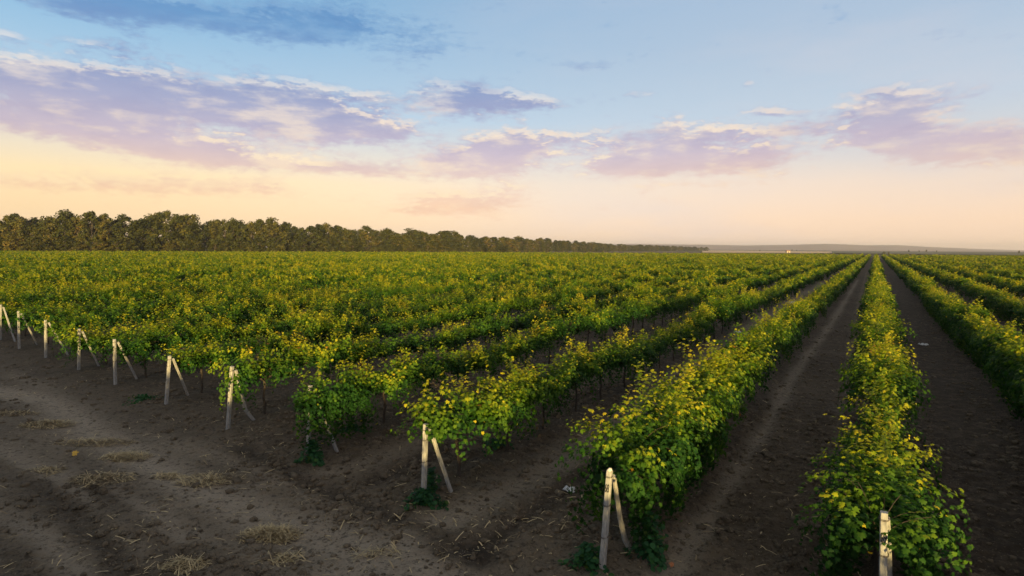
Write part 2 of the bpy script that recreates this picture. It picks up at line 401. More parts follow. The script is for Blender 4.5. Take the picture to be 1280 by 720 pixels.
# soil clods, uncountable
def clods():
    n = 60000
    u = rng.random(n); dep = 3.5+34*u**1.6; ang = rng.uniform(-.78, .78, n)
    X = -np.sin(YAW)*dep + np.cos(YAW)*dep*np.tan(ang); Y = np.cos(YAW)*dep + np.sin(YAW)*dep*np.tan(ang)
    d = np.min([np.abs(X-r) for r in ALLROWS if -45 < r < 25], axis=0)
    tr = trackfield(X, Y)
    inrow = Y > ystart(0)
    keep = rng.random(n) < np.where(inrow, .25+.9*np.exp(-((d-.75)/.45)**2), .22+.8*(vnoise(X, Y, .7, 9) > .08))*(1-.85*np.clip(tr, -.6, 1))
    X, Y, dep = X[keep], Y[keep], dep[keep]; n = len(X)
    jx = np.clip(np.searchsorted(gx, X), 1, nx-1); jy = np.clip(np.searchsorted(gy, Y), 1, ny-1)
    Z = GZ.reshape(ny, nx)[jy, jx]
    ph = (1+5**.5)/2
    ico = norm(np.array([(-1,ph,0),(1,ph,0),(-1,-ph,0),(1,-ph,0),(0,-1,ph),(0,1,ph),(0,-1,-ph),(0,1,-ph),(ph,0,-1),(ph,0,1),(-ph,0,-1),(-ph,0,1)]))
    fi = np.array([(0,11,5),(0,5,1),(0,1,7),(0,7,10),(0,10,11),(1,5,9),(5,11,4),(11,10,2),(10,7,6),(7,1,8),(3,9,4),(3,4,2),(3,2,6),(3,6,8),(3,8,9),(4,9,5),(2,4,11),(6,2,10),(8,6,7),(9,8,1)])
    s = .008+.045*rng.random(n)**4*(1+.5*(dep > 8)) + .008*rng.random(n)
    sc3 = np.stack([rng.uniform(.8, 1.4, n), rng.uniform(.8, 1.4, n), rng.uniform(.5, .9, n)], 1)
    V = ico[None]*(rng.uniform(.7, 1.2, (n, 12, 1)))*sc3[:, None]*s[:, None, None]
    a = rng.random(n)*6.3; ca, sa = np.cos(a)[:, None], np.sin(a)[:, None]
    V = np.stack([V[..., 0]*ca-V[..., 1]*sa, V[..., 0]*sa+V[..., 1]*ca, V[..., 2]], -1)
    V += np.stack([X, Y, Z+s*.15], 1)[:, None]
    Fq = (fi[None]+12*np.arange(n)[:, None, None]).reshape(-1, 3)
    o = link('soil_clods', npmesh('soil_clods', V.reshape(-1, 3), Fq), m_clod)
    tag(o, 'crumbly brown clods of earth strewn over the tilled soil', 'soil clods', kind='stuff')
clods()
def chaff():
    n = 9000; dep = 5+26*rng.random(n)**1.3; ang = rng.uniform(-.78, .6, n)
    X = -np.sin(YAW)*dep + np.cos(YAW)*dep*np.tan(ang); Y = np.cos(YAW)*dep + np.sin(YAW)*dep*np.tan(ang)
    keep = (Y > -1) & (rng.random(n) < np.where(Y < 8, .25+.9*(vnoise(X, Y, .9, 21) > .05), .35)); X, Y = X[keep], Y[keep]; n = len(X)
    jx = np.clip(np.searchsorted(gx, X), 1, nx-1); jy = np.clip(np.searchsorted(gy, Y), 1, ny-1); Z = GZ.reshape(ny, nx)[jy, jx]
    a = rng.random(n)*6.28; L = .02+.09*rng.random(n)**2; wd = .003+.006*rng.random(n); lift = .02
    D = np.stack([np.cos(a), np.sin(a), rng.normal(0, .15, n)], 1)*L[:, None]; S = np.stack([-np.sin(a), np.cos(a), 0*a], 1)*wd[:, None]
    P = np.stack([X, Y, Z+lift], 1)
    V = np.stack([P-D-S, P-D+S, P+S+[0, 0, .006], P-S+[0, 0, .009], P+D+S, P+D-S], 1).reshape(-1, 3)
    tf = np.array([(0, 1, 2, 3), (3, 2, 4, 5)]); Fq = (tf[None]+6*np.arange(n)[:, None, None]).reshape(-1, 4)
    o = link('dry_litter', npmesh('dry_litter', V, Fq, np.repeat(rng.uniform(0, .9, n), 6)), m_dry)
    tag(o, 'scattered dry stalks and leaf bits over the bare soil', 'plant litter', kind='stuff')
chaff()

# ------------------------------------------------------------------ far land
def strip(name, pts, z, mat):
    me = bpy.data.meshes.new(name); me.from_pydata([(p[0], p[1], z) for p in pts], [], [tuple(range(len(pts)))]); me.update()
    o = link(name, me, mat); o['kind'] = 'structure'; return o
fa = [at_depth(878, 640), at_depth(1075, 700), at_depth(1075, 1500), at_depth(878, 2300)]
strip('golden_field', fa, .5, m_gold)
m_g2 = simple('pasture', (.045,.055,.02), (.08,.08,.03), .02, bump=0)
m_g3 = simple('fallow_field', (.11,.08,.045), (.16,.11,.06), .02, bump=0)
strip('pasture_field', [at_depth(1040, 600), at_depth(1330, 480), at_depth(1330, 1200), at_depth(1040, 1500)], .9, m_g2)
strip('fallow_field', [at_depth(700, 2350), at_depth(1330, 1600), at_depth(1330, 2900), at_depth(700, 2900)], 1.3, m_g3)
m_hill = simple('hill_grass', (.24,.17,.15), (.31,.23,.20), .004, bump=0)
def hills():
    pxs = np.arange(-200, 1500, 4.); rows_ = 26; V = []
    for j in range(rows_):
        t = j/(rows_-1); dep = 2800+1900*t
        for i, p in enumerate(pxs):
            top = np.interp(p, [-200, 300, 700, 850, 930, 985, 1030, 1085, 1120, 1180, 1230, 1280, 1500], [4, 5, 6, 7.0, 6.0, 7.4, 8.6, 6.5, 7.0, 4.6, 2.8, 1.8, 1.5])
            hh = top*4150/720*math.sin(min(1, t/.72)*math.pi/2)**1.6*(1 if t < .72 else 1-.4*(t-.72)/.28)
            q = at_depth(p, dep); hh *= 1+.18*float(vnoise(q[0], q[1], .0016, 3))+.1*float(vnoise(q[0], q[1], .005, 4))
            V.append((q[0], q[1], hh-.5))
    n = len(pxs); I = np.arange(n*rows_).reshape(rows_, n)
    Fh = np.stack([I[:-1, :-1], I[:-1, 1:], I[1:, 1:], I[1:, :-1]], -1).reshape(-1, 4)
    link('hills', npmesh('hills', V, Fh), m_hill, smooth=True)['kind'] = 'structure'
hills()

# ------------------------------------------------------------------ leaves as arrays
LOBED = np.array([(0,.34,.03),(0,0,0),(.26,-.14,-.06),(.50,.14,-.14),(.34,.30,-.05),(.50,.62,-.15),(.20,.60,-.02),(0,1,-.16),(-.20,.60,-.02),(-.50,.62,-.15),(-.34,.30,-.05),(-.50,.14,-.14),(-.26,-.14,-.06)])
LOBF = np.array([(0, i, i+1 if i < 12 else 1) for i in range(1, 13)])
KITE = np.array([(0,-.05,0),(.48,.15,-.12),(.42,.66,-.12),(0,1,-.06),(-.42,.66,-.12),(-.48,.15,-.12)])
KITF = np.array([(0,1,2,3),(0,3,4,5)])
def leaves(P, N, D, S, tone, tmpl, tf):
    """P pos, N normal, D tip direction, S size"""
    N = norm(N); D = norm(D - (D*N).sum(1, keepdims=True)*N); B = np.cross(D, N)
    V = P[:, None] + S[:, None, None]*(tmpl[None, :, :1]*B[:, None] + tmpl[None, :, 1:2]*D[:, None] + tmpl[None, :, 2:]*N[:, None])
    n, k = len(P), len(tmpl)
    cu = rng.normal(.06, .13, n)
    V = V - (S*cu)[:, None, None]*((tmpl[:, 1]-.3)**2*2.2+(tmpl[:, 0]**2)*1.5)[None, :, None]*N[:, None]
    Fq = (tf[None] + k*np.arange(n)[:, None, None]).reshape(-1, tf.shape[1])
    return V.reshape(-1, 3), Fq, np.repeat(tone, k)

def vine_leaf_data(r, vigor=1.0, n_sh=80, spread=1.0, floor=.34):
    P = []; K = []; C = []
    nh = 7
    hy = np.linspace(-.76, .76, nh)+r.normal(0, .06, nh); hs = r.choice([-1, 1], nh); hl = r.uniform(.65, 1.2, nh); ht = r.normal(.5, .4, nh)
    for s in range(int(n_sh*vigor)):
        h = int(r.integers(nh)); side = hs[h] if r.random() < .72 else -hs[h]
        p = np.array([r.normal(0, .06), hy[h]+r.normal(0, .07), r.uniform(.84, 1.0)])
        d = norm(np.array([side*abs(r.normal(ht[h], .35))*spread, r.normal(0, .32), 1.0]))
        L = r.uniform(.45, .9)*(.6+.4*vigor)*hl[h]; g = r.uniform(.8, 4.6)
        if r.random() < .045: g = .3; L *= 1.1; d = norm(np.array([side*.2, r.normal(0, .2), 1.]))
        if floor < .2 and r.random() < .4:
            d = norm(np.array([side*1.1*spread, r.normal(0, .3), .5])); g = 5.5; L *= 1.5
        st = .044; k = int(L/st); c0 = np.array([side*.22*spread*hl[h], hy[h], .98 if g < 2.5 else .8])
        for i in range(k):
            p = p + d*st; d = norm(d + np.array([0, 0, -g*st]) + r.normal(0, .06, 3))
            if p[2] < floor: break
            P.append(p + r.normal(0, .035, 3)); K.append(i/k); C.append(c0)
            if r.random() < .95: P.append(p + r.normal(0, .058, 3)); K.append(i/k); C.append(c0)
    P = np.array(P); K = np.array(K)
    P[:, 0] = np.where(np.abs(P[:, 0]) > .7, np.sign(P[:, 0])*(.7+.4*(np.abs(P[:, 0])-.7)), P[:, 0])
    return P, K, np.array(C)
def vine_arrays(seed, vigor=1., frac=1., size=1., tmpl=LOBED, tf=LOBF, spread=1., floor=.36):
    r = np.random.default_rng(seed)
    P, K, C = vine_leaf_data(r, vigor, spread=spread, floor=floor)
    if frac < 1:
        # keep outer leaves first
        score = (np.abs(P[:, 0])/.6)**2 + ((P[:, 2]-.95)/.55)**2 + r.random(len(P))*1.2
        idx = np.argsort(-score)[:max(6, int(len(P)*frac))]; P, K, C = P[idx], K[idx], C[idx]
    out_ = P - C
    N = norm(out_)*1.0 + np.array([0, 0, .30]) + r.normal(0, .38, P.shape)
    D = norm(out_)*.5 + np.array([0, 0, -.9]) + r.normal(0, .4, P.shape)
    S = r.uniform(.060, .112, len(P))*size*(1.05-.35*K)
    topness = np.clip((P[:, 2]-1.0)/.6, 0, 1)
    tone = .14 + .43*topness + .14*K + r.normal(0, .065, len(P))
    yel = r.random(len(P)) < .003; tone[yel] = r.uniform(.85, 1., yel.sum())
    tone += .34*(vnoise(P[:, 1]+seed*3.1, P[:, 2]+P[:, 0]*.7, 2.6, 2))
    return leaves(P, N, D, S, np.clip(tone, 0, 1), tmpl, tf)

def vine_trunk(seed):
    r = np.random.default_rng(seed); A = Acc()
    z = np.linspace(-.08, .86, 7); px_ = np.cumsum(r.normal(0, .018, 7)); py_ = np.cumsum(r.normal(0, .025, 7))
    pts = np.stack([px_-px_[0], py_-py_[0], z], 1); A.add(*tube(pts, np.linspace(.034, .024, 7), 7))
    top = pts[-1]
    for s in (-1, 1):
        q = [top - (0, 0, .05)]
        for i in range(1, 6): q.append(top + (r.normal(0, .02), s*.155*i, .02+.08*math.sin(i/5*1.5)+r.normal(0, .012)))
        A.add(*tube(q, np.linspace(.022, .010, 6), 6))
    for i in range(9):
        p = top + (0, r.uniform(-.75, .75), .08); q = [p]; d = norm(np.array([r.normal(0, .6), r.normal(0, .3), 1.]))
        for k in range(5): p = p + d*.12; d = norm(d + (0, 0, -.22)); q.append(p)
        A.add(*tube(q, np.linspace(.006, .003, 6), 4, cap=False))
    return A.mesh('trunk')

# prototypes (mesh data shared by copies)
KINDS = []
for i in range(18):
    vig = [1.0, 1.15, .9, 1.05, 1.2, .8][i % 6]; sp = [.80, .92, .70][i % 3]
    V, Fq, tn = vine_arrays(100+i, vig*1.45, 1, .86, spread=sp)
    dtone = [0, .07, -.05, .03][i % 4]
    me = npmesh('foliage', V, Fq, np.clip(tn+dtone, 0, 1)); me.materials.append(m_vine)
    look = ['leafy', 'wide bushy', 'sparser', 'full', 'very dense', 'small'][i % 6] + [' green', ' yellow-topped', ' dark green', ' bright green'][i % 4]
    KINDS.append((me, look))
WEAK = []
for i in range(3):
    V, Fq, tn = vine_arrays(300+i, .55, 1, 1); me = npmesh('foliage', V, Fq, tn*.8); me.materials.append(m_vine); WEAK.append((me, 'weak low green'))
FULL = []
for i in range(5):
    V, Fq, tn = vine_arrays(380+i, 1.2, 1, 1., spread=.70, floor=.18)
    me = npmesh('foliage', V, Fq, np.clip(tn+.05, 0, 1)); me.materials.append(m_vine); FULL.append((me, ['rounded full', 'dense hanging', 'thick dark', 'wide low-hanging', 'heavy green'][i]))
LUSH = []
for i in range(4):
    V, Fq, tn = vine_arrays(340+i, 1.75, 1, .78, spread=.95, floor=.14)
    me = npmesh('foliage', V, Fq, np.clip(tn+.04, 0, 1)); me.materials.append(m_vine); LUSH.append((me, ['lush trailing', 'broad trailing', 'heavy overhanging', 'thick sprawling'][i]))
TRUNKS = []
for i in range(8):
    me = vine_trunk(400+i); me.materials.append(m_bark); TRUNKS.append(me)

# every vine position
allv = []
for ri, rx in enumerate(rows + rows_r):
    y0 = ystart(rx)+{-9.5: .38, .24: .97, -2.87: 1.24, -6.17: 1.05}.get(rx, .95); k = 0
    while y0+1.6*k < yend(rx):
        allv.append((rx, y0+1.6*k, ri, k)); k += 1
allv = np.array(allv)
pc = np.stack([allv[:, 0], allv[:, 1], np.full(len(allv), 1.2)], 1)
ppx, ppy, dep = project(pc)
inview = (dep > .5) & (ppx > -40 - 500/np.maximum(dep, 1)) & (ppx < 1320+500/np.maximum(dep, 1)) & (ppy < 860)
order = np.argsort(np.where(inview, dep, 1e9))[:300]
individual = set(order.tolist())
RMAX = dep[order].max()
# ordinal along the row of what is in view
cnt = {}; ordv = {}
for i in sorted(individual, key=lambda i: (allv[i, 2], allv[i, 1])):
    r_ = int(allv[i, 2]); cnt[r_] = cnt.get(r_, 0)+1; ordv[i] = cnt[r_]
usedlook = {}
for i in sorted(individual):
    rx, vy, ri, k = allv[i]; ri = int(ri)
    lowf = float(vnoise(rx*2.3, vy*.23, 1., 11))
    weak = (random.random() < .05) or (abs(rx+9.5) < .1 and 18 < vy < 19.5)
    me, look = random.choice(WEAK) if weak else random.choice(KINDS)
    if ri >= len(rows) and not weak: me, look = FULL[int(k) % 5]
    if (ri < 2 and k < 3) or (ri == 3 and k == 0): me, look = LUSH[(int(k)+ri) % 4]
    if ri < len(rows):
        rd = 'along the row behind post 69' if ri == 0 else ('along the row behind post 68' if ri == 1 else 'along the %s row left of post 69' % ordinal(ri))
    else: rd = 'along the %s row right of post 69' % ordinal(ri-len(rows)+1)
    yy = vy + random.uniform(-.12, .12); xx = rx+random.uniform(-.06, .06)
    root = empty('grapevine', (xx, yy, gz(xx, yy)-.01), random.choice([0, math.pi])+random.uniform(-.08, .08))
    s = 1+.34*lowf+random.uniform(-.10, .08); sx_ = s*random.uniform(.84, 1.08)
    if rx == .24: s *= 1.04
    if ri == 0 and k == 0: sx_ = 1.14; s = .97
    root.scale = (sx_, 1.0, s)
    tag(root, '%s grapevine, %s in view %s' % (look, ordinal(ordv[i]), rd), 'grapevine', 'grapevines in the near rows')
    link('trunk', random.choice(TRUNKS), None, root)
    link('foliage', me, None, root)

# the rest of the rows as one mass
def mass():
    LV = {0: [], 1: [], 2: [], 3: [], 4: []}
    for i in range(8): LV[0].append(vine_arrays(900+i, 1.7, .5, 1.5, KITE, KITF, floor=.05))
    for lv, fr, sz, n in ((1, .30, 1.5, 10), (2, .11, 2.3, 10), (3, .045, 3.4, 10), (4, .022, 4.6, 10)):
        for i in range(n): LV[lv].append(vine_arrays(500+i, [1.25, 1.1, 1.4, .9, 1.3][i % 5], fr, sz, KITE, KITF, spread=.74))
    items = [(a[0], a[1], dep[i] if inview[i] else None) for i, a in enumerate(allv) if i not in individual]
    # the neighbouring block across the track, behind the camera
    for rx in [r_ for r_ in ALLROWS if -50 < r_ < 60]:
        for k in range(16): items.append((rx, -1.0-1.5*k, -1))
    VV = []; FF = []; TT = []; n = 0
    for (ax, ay, d_) in items:
        if d_ == -1: lv = 0
        elif d_ is None:
            dd = math.hypot(ax, ay); 
            if dd > 150 and ax < 0: continue
            lv = 0 if (dd < 45 and ax > 0) else 1 if dd < 40 else 3
        else: lv = 1 if d_ < 75 else 2 if d_ < 130 else 3 if d_ < 220 else 4
        V, Fq, tn = LV[lv][int(rng.integers(len(LV[lv])))]
        s = 1+.34*float(vnoise(ax*2.3, ay*.23, 1., 11))+rng.uniform(-.13, .11); fl = rng.choice([-1, 1])
        if rng.random() < .03: s *= .75
        if lv == 0: s = 1.04
        VV.append(V*[s*fl*rng.uniform(.82, 1.08), fl, s]+[ax+rng.uniform(-.08, .08), ay+rng.uniform(-.15, .15), 0]); FF.append(Fq+n); n += len(V)
        TT.append(tn+rng.normal(.01, .045))
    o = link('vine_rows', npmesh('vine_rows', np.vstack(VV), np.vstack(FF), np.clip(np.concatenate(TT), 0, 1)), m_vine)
    tag(o, 'dense mass of green vine rows stretching away to the tree belt', 'vineyard', kind='stuff')
    print('mass', len(items), n)
mass()

# ------------------------------------------------------------------ end posts
POSTS = [((1103,798),(1105,640),None),((752,712),(762,588),(788,690)),((529,627),(532,530),(567,617)),((385,566),(388,482),(424,566)),
 ((284,537),(290,458),(315,528)),((207,505),(212,445),(238,496)),((144,481),(143,424),(174,475)),((98,463),(99,411),(126,459)),
 ((57,448),(57,400),(88,446)),((24,437),(23,389),(49,433)),((0,426),(1,381),(20,428))]
PL = ['pale concrete end post marked 69 in dense vine leaves','pale end post marked 68 with a bent strut behind','whitish end post with straight leaning strut and green weeds at its foot',
 'end post mostly hidden by hanging vine leaves','leaning end post whose strut kinks at the ground, beside the leafy one','tilted end post with strut, next beyond the kinked one',
 'upright end post with orange-lit strut top, third in line beyond kinked strut','thin end post whose strut stands well apart','small end post, fourth from the far end of the line of posts',
 'small end post, third from the far end of the line','farthest end post seen where the line of posts leaves the picture']
PL[8] = 'small upright end post, third from the far end of the line'
PL[9] = 'small end post, second from the far end of the line'
def squarepost(A, p0, p1, w0, w1, rot=.0):
    p0, p1 = np.array(p0), np.array(p1); n = 9; V = []
    t = norm(p1-p0); a = norm(np.cross(t, [math.sin(rot), math.cos(rot), 0])); b = np.cross(t, a)
    for i in range(n):
        f = i/(n-1); c_ = p0+(p1-p0)*f; w_ = (w0+(w1-w0)*f)/2; j = rng.normal(0, .0015, 2)
        ch = .72
        for (u, v_) in ((-1,-ch),(-ch,-1),(ch,-1),(1,-ch),(1,ch),(ch,1),(-ch,1),(-1,ch)):
            V.append(c_ + a*(u*w_+j[0]) + b*(v_*w_+j[1]))
    Fq = [(i*8+j, i*8+(j+1) % 8, (i+1)*8+(j+1) % 8, (i+1)*8+j) for i in range(n-1) for j in range(8)]
    Fq += [tuple(range(7, -1, -1)), tuple(range((n-1)*8, n*8))]
    A.V.append(np.array(V)); A.F += [tuple(q+A.n for q in f) for f in Fq]; A.n += len(V); return A
for i, (b_, t_, s_) in enumerate(POSTS):
    B = ground(*b_); Tp = at_y(*t_, B[1]); base = Vector((B[0], B[1], gz(B[0], B[1])-.02))
    root = empty('trellis_end_post', base)
    tag(root, PL[i], 'vineyard post', 'end posts along the track')
    top = np.array([Tp[0]-B[0], 0, Tp[2]-base.z])
    w_ = .080 if i < 3 else .080
    po = link('post', squarepost(Acc(), (0, 0, -.15), top, w_, w_*.88, 0. if i < 2 else rng.uniform(-.25, .1)).mesh('post'), m_conc, root)
    def on(f, off=(0, 0, 0)): return top*f+np.array(off)
    # strut
    if s_ is not None: S = ground(*s_) - B
    else: S = np.array([.1, .65, 0])
    S[2] = 0
    tp = on(.93, (.03, .08, 0))
    A = Acc()
    if i == 1:
        pts = [tp, tp*.72+S*.28+(-.03, .02, 0), tp*.45+S*.55+(-.05, .02, -.02), tp*.2+S*.8+(-.03, 0, -.04), S*1.0+(.03, 0, .0), S+(.08, .02, -.06)]
        A.add(*tube(pts, [.030, .032, .036, .040, .044, .04], 9))
    elif i == 4:
        k1 = tp*.24+S*.66; squarepost(A, tp, k1, .062, .068); squarepost(A, k1+(0, 0, .015), S*1.05+(.07, .04, -.04), .068, .07)
    else: squarepost(A, tp, S+(0, 0, -.12), .054, .058)
    link('strut', A.mesh('strut'), m_wood if i == 1 else m_conc, root)
    # wire: windings and the runs that leave towards the vines
    A = Acc()
    for f in ((.34, .66, .945) if i < 2 else (.52, .80, .93)):
        c_ = on(f); 
        for q in range(2):
            an = np.linspace(0, 2*math.pi, 17); rr = w_*.60
            ring = np.stack([c_[0]+rr*np.cos(an), c_[1]+rr*np.sin(an), c_[2]+q*.012+.01*np.sin(an)], 1)
            A.add(*tube(ring, .0028, 5, cap=False))
        A.add(*tube([c_+(.0, w_*.5, 0), (c_[0]*.5, 1.5, c_[2]-.01), (0, 3.2, c_[2]-.02)], .0018, 4))
    link('wire', A.mesh('wire'), m_wire, root)
    if i == 1:
        A = Acc(); A.add(*tube([on(1.0, (0, 0, -.004)), on(1.0, (-.004, 0, .02)), on(1., (-.012, 0, .026))], [.036, .03, .012], 10)); link('cap', A.mesh('cap'), m_cap, root)
    if i < 2:
        cu = bpy.data.curves.new('number', 'FONT'); cu.body = '69' if i == 0 else '68'; cu.size = .150; cu.extrude = .0012; cu.align_x = 'CENTER'; cu.align_y = 'CENTER'; cu.offset = .0022; cu.space_character = .92
        tmp = bpy.data.objects.new('number', cu); COL.objects.link(tmp)
        me = bpy.data.meshes.new_from_object(tmp.evaluated_get(bpy.context.evaluated_depsgraph_get())); bpy.data.objects.remove(tmp)
        me.transform(Matrix.Translation(on(.80 if i == 0 else .83, (0, -.0425, 0))) @ Matrix.Rotation(R(3 if i else -4), 4, 'Y') @ Matrix.Rotation(R(90), 4, 'X') @ Matrix.Diagonal((.43, 1, 1, 1)))
        me.materials.clear(); link('number', me, m_ink, po)
# old vine arm resting in the fork of the third post
# ------------------------------------------------------------------ weeds, straw, litter
def weed(px, py, rad, hgt, n, label, seed, climb=False):
    r = np.random.default_rng(seed); g = ground(px, py)
    P = []; 
    th_ = r.random(n)*6.28; rr = rad*1.3*r.random(n)**.75*(.7+.5*np.sin(th_*3+seed)); z = hgt*r.random(n)**1.3*np.clip(1-(rr/rad)**2*.6, .08, 1)
    P = np.stack([rr*np.cos(th_), rr*np.sin(th_), z+.01], 1)
    if climb: P[:, :2] *= (1-.5*z/hgt)[:, None]
    N = norm(P)*.6+np.array([0, 0, .7])+r.normal(0, .4, P.shape); D = P*[1, 1, .2]*3+r.normal(0, .5, P.shape)
    V, Fq, tn = leaves(P, N, D, r.uniform(.035, .085, n), np.clip(.35+r.normal(0, .25, n), 0, 1), KITE, KITF)
    root = empty('weed_clump', (g[0], g[1], gz(g[0], g[1])), 0)
    tag(root, label, 'weed', 'weeds at the row ends')
    link('foliage', npmesh('foliage', V, Fq, tn), m_weed, root)
    A = Acc()
    for k in range(14):
        j = int(r.integers(n)); q = P[j]; A.add(*tube([(0.3*q[0], .3*q[1], -.02), q*.6+(0, 0, .02), q], .004, 4, cap=False))
    link('stem', A.mesh('stem'), m_weed, root)
weed(528, 630, .30, .22, 420, 'low green weeds around the foot of the straight-strut post', 1)
weed(540, 618, .13, .42, 200, 'tall thin weed between the straight-strut post and its strut', 11)
weed(391, 578, .22, .42, 460, 'dark green weed bush under the leaf-hidden end post', 2, True)
weed(735, 706, .26, .30, 380, 'green weeds on the track side of post 68', 3)
weed(812, 700, .24, .62, 420, 'taller weeds under the vine behind post 68', 4)
weed(178, 499, .42, .08, 260, 'flat dark weed patch on bare ground between two end posts', 5)
weed(620, 565, .28, .16, 200, 'thin weeds under the vines behind the straight-strut post', 6)
weed(440, 545, .25, .12, 160, 'small weeds beside the strut of the leaf-hidden post', 7)

def straw(px, py, rx_, ry_, n, label, seed, L=.16, hump=.05, mat=None, name='straw_heap', group='dry straw on the bare ground'):
    r = np.random.default_rng(seed); g = ground(px, py)
    n = int(n*.7); L *= 1.25
    th_ = r.random(n)*6.28; rr = r.random(n)**.6*1.15; x_ = rx_*rr*np.cos(th_); y_ = ry_*rr*np.sin(th_)
    z = hump*np.clip(1-rr**2, 0, 1)*r.random(n)
    an = r.normal(.4, .9, n); ln = L*r.uniform(.4, 1.3, n); tilt = r.normal(0, .22, n)
    dx, dy, dz = np.cos(an)*ln/2, np.sin(an)*ln/2, np.sin(tilt)*ln/2
    wd = r.uniform(.003, .0065, n)
    c_ = np.stack([x_, y_, z+.008], 1); d_ = np.stack([dx, dy, dz], 1); s_ = np.stack([-np.sin(an)*wd, np.cos(an)*wd, wd*.0], 1); u_ = np.stack([0*wd, 0*wd, wd], 1)
    bend = np.stack([0*wd, 0*wd, ln*r.uniform(-.05, .1, n)], 1)
    V = np.stack([c_-d_-s_, c_-d_+s_, c_+bend+s_, c_+bend-s_+u_, c_+d_+s_, c_+d_-s_], 1)
    V[:, :, 2] = np.maximum(V[:, :, 2], .002)
    tf = np.array([(0, 1, 2, 3), (3, 2, 4, 5)]); Fq = (tf[None]+6*np.arange(n)[:, None, None]).reshape(-1, 4)
    tn = np.repeat(np.clip(r.normal(.5, .25, n), 0, 1), 6)
    o = link(name, npmesh(name, V.reshape(-1, 3), Fq, tn), mat or m_dry); o.location = (g[0], g[1], gz(g[0], g[1])+.005)
    o.rotation_euler[2] = YAW
    tag(o, label, 'dry straw', group)
straw(60,530, .55,.30, 700, 'flat yellowish patch of dry grass, upper one by the frame edge', 21)
straw(120,551, .8,.22, 500, 'thin dark scatter of dry stalks with a straight upper edge', 22, .2, .08)
straw(153,572, .45,.30, 650, 'curved golden straw swath below the thin stalk scatter', 23, .2, .09)
straw(61,588, .42,.22, 350, 'small straw tuft near the yellow leaf', 24, .14)
straw(128,603, .50,.25, 500, 'pale straw smear below the golden swath', 25, .16)
straw(209,596, .28,.14, 260, 'tiny pinkish heap of dry leaves and stalks', 26, .10, .05)
straw(262,602, .50,.26, 450, 'loose straw wisps, beside the tiny pinkish heap', 27, .2, .05)
straw(335,668, .38,.24, 1100, 'largest tangled heap of twigs and dry stalks', 28, .17, .11)
straw(351,700, .22,.15, 160, 'few pale bleached stalks below the largest heap', 29, .22, .03)
straw(229,708, .30,.20, 420, 'ring-like tangle of dark twigs near the lower edge', 30, .16, .06)
straw(470,690, .30,.15, 90, 'faint single stalks lying across the dusty wheel track', 31, .16, .02)
straw(10,516, .7,.2, 350, 'reddish dry litter at the far edge of bare ground', 32, .15, .04)

def bag(px, py, s, label, seed, z=0., name='plastic_litter'):
    r = np.random.default_rng(seed); g = ground(px, py, z)
    n = 12; V = []
    for j in range(n):
        for i in range(n):
            u, v_ = i/(n-1)-.5, j/(n-1)-.5
            V.append((u*s+r.normal(0, s*.03), v_*s*.5+r.normal(0, s*.03), s*(.05+.22*abs(math.sin(7*u+seed)*math.cos(9*v_))+r.normal(0, .025)+.25*max(0, .4-abs(u)-abs(v_)))))
    Fq = [(j*n+i, j*n+i+1, (j+1)*n+i+1, (j+1)*n+i) for j in range(n-1) for i in range(n-1)]
    me = bpy.data.meshes.new(name); me.from_pydata(V, [], Fq); me.update()
    o = link(name, me, m_bag); o.location = (g[0], g[1], (z or gz(g[0], g[1]))+.0); o.rotation_euler[2] = YAW+r.uniform(-.5, .5)
    md = o.modifiers.new('solid', 'SOLIDIFY'); md.thickness = .003
    tag(o, label, 'plastic scrap', 'white litter in the vineyard')
bag(714, 611, .26, 'white crumpled plastic sheet beside the vine at post 68', 1)
bag(990, 379, .75, 'larger white plastic bag lying between rows in the middle distance', 2)
bag(922, 417, .40, 'thin white scrap between the rows nearer than the big bag', 3)
bag(1154, 431, .35, 'white scrap on the dark aisle beyond post 69', 5)
def deadleaf(px, py, s, mat, label):
    g = ground(px, py); P = np.array([[0, 0, .03]]); V, Fq, tn = leaves(P, np.array([[.5, -.6, .6]]), np.array([[.6, .5, .3]]), np.array([s*.75]), np.array([.5]), LOBED, LOBF)
    o = link('fallen_leaf', npmesh('fallen_leaf', V, Fq), mat); o.location = (g[0], g[1], gz(g[0], g[1])+.01); tag(o, label, 'leaf', 'fallen leaves')
deadleaf(91, 568, .16, m_yel, 'single bright yellow leaf on the bare ground')
deadleaf(838, 708, .09, m_red, 'reddish brown leaf on the soil near post 68')

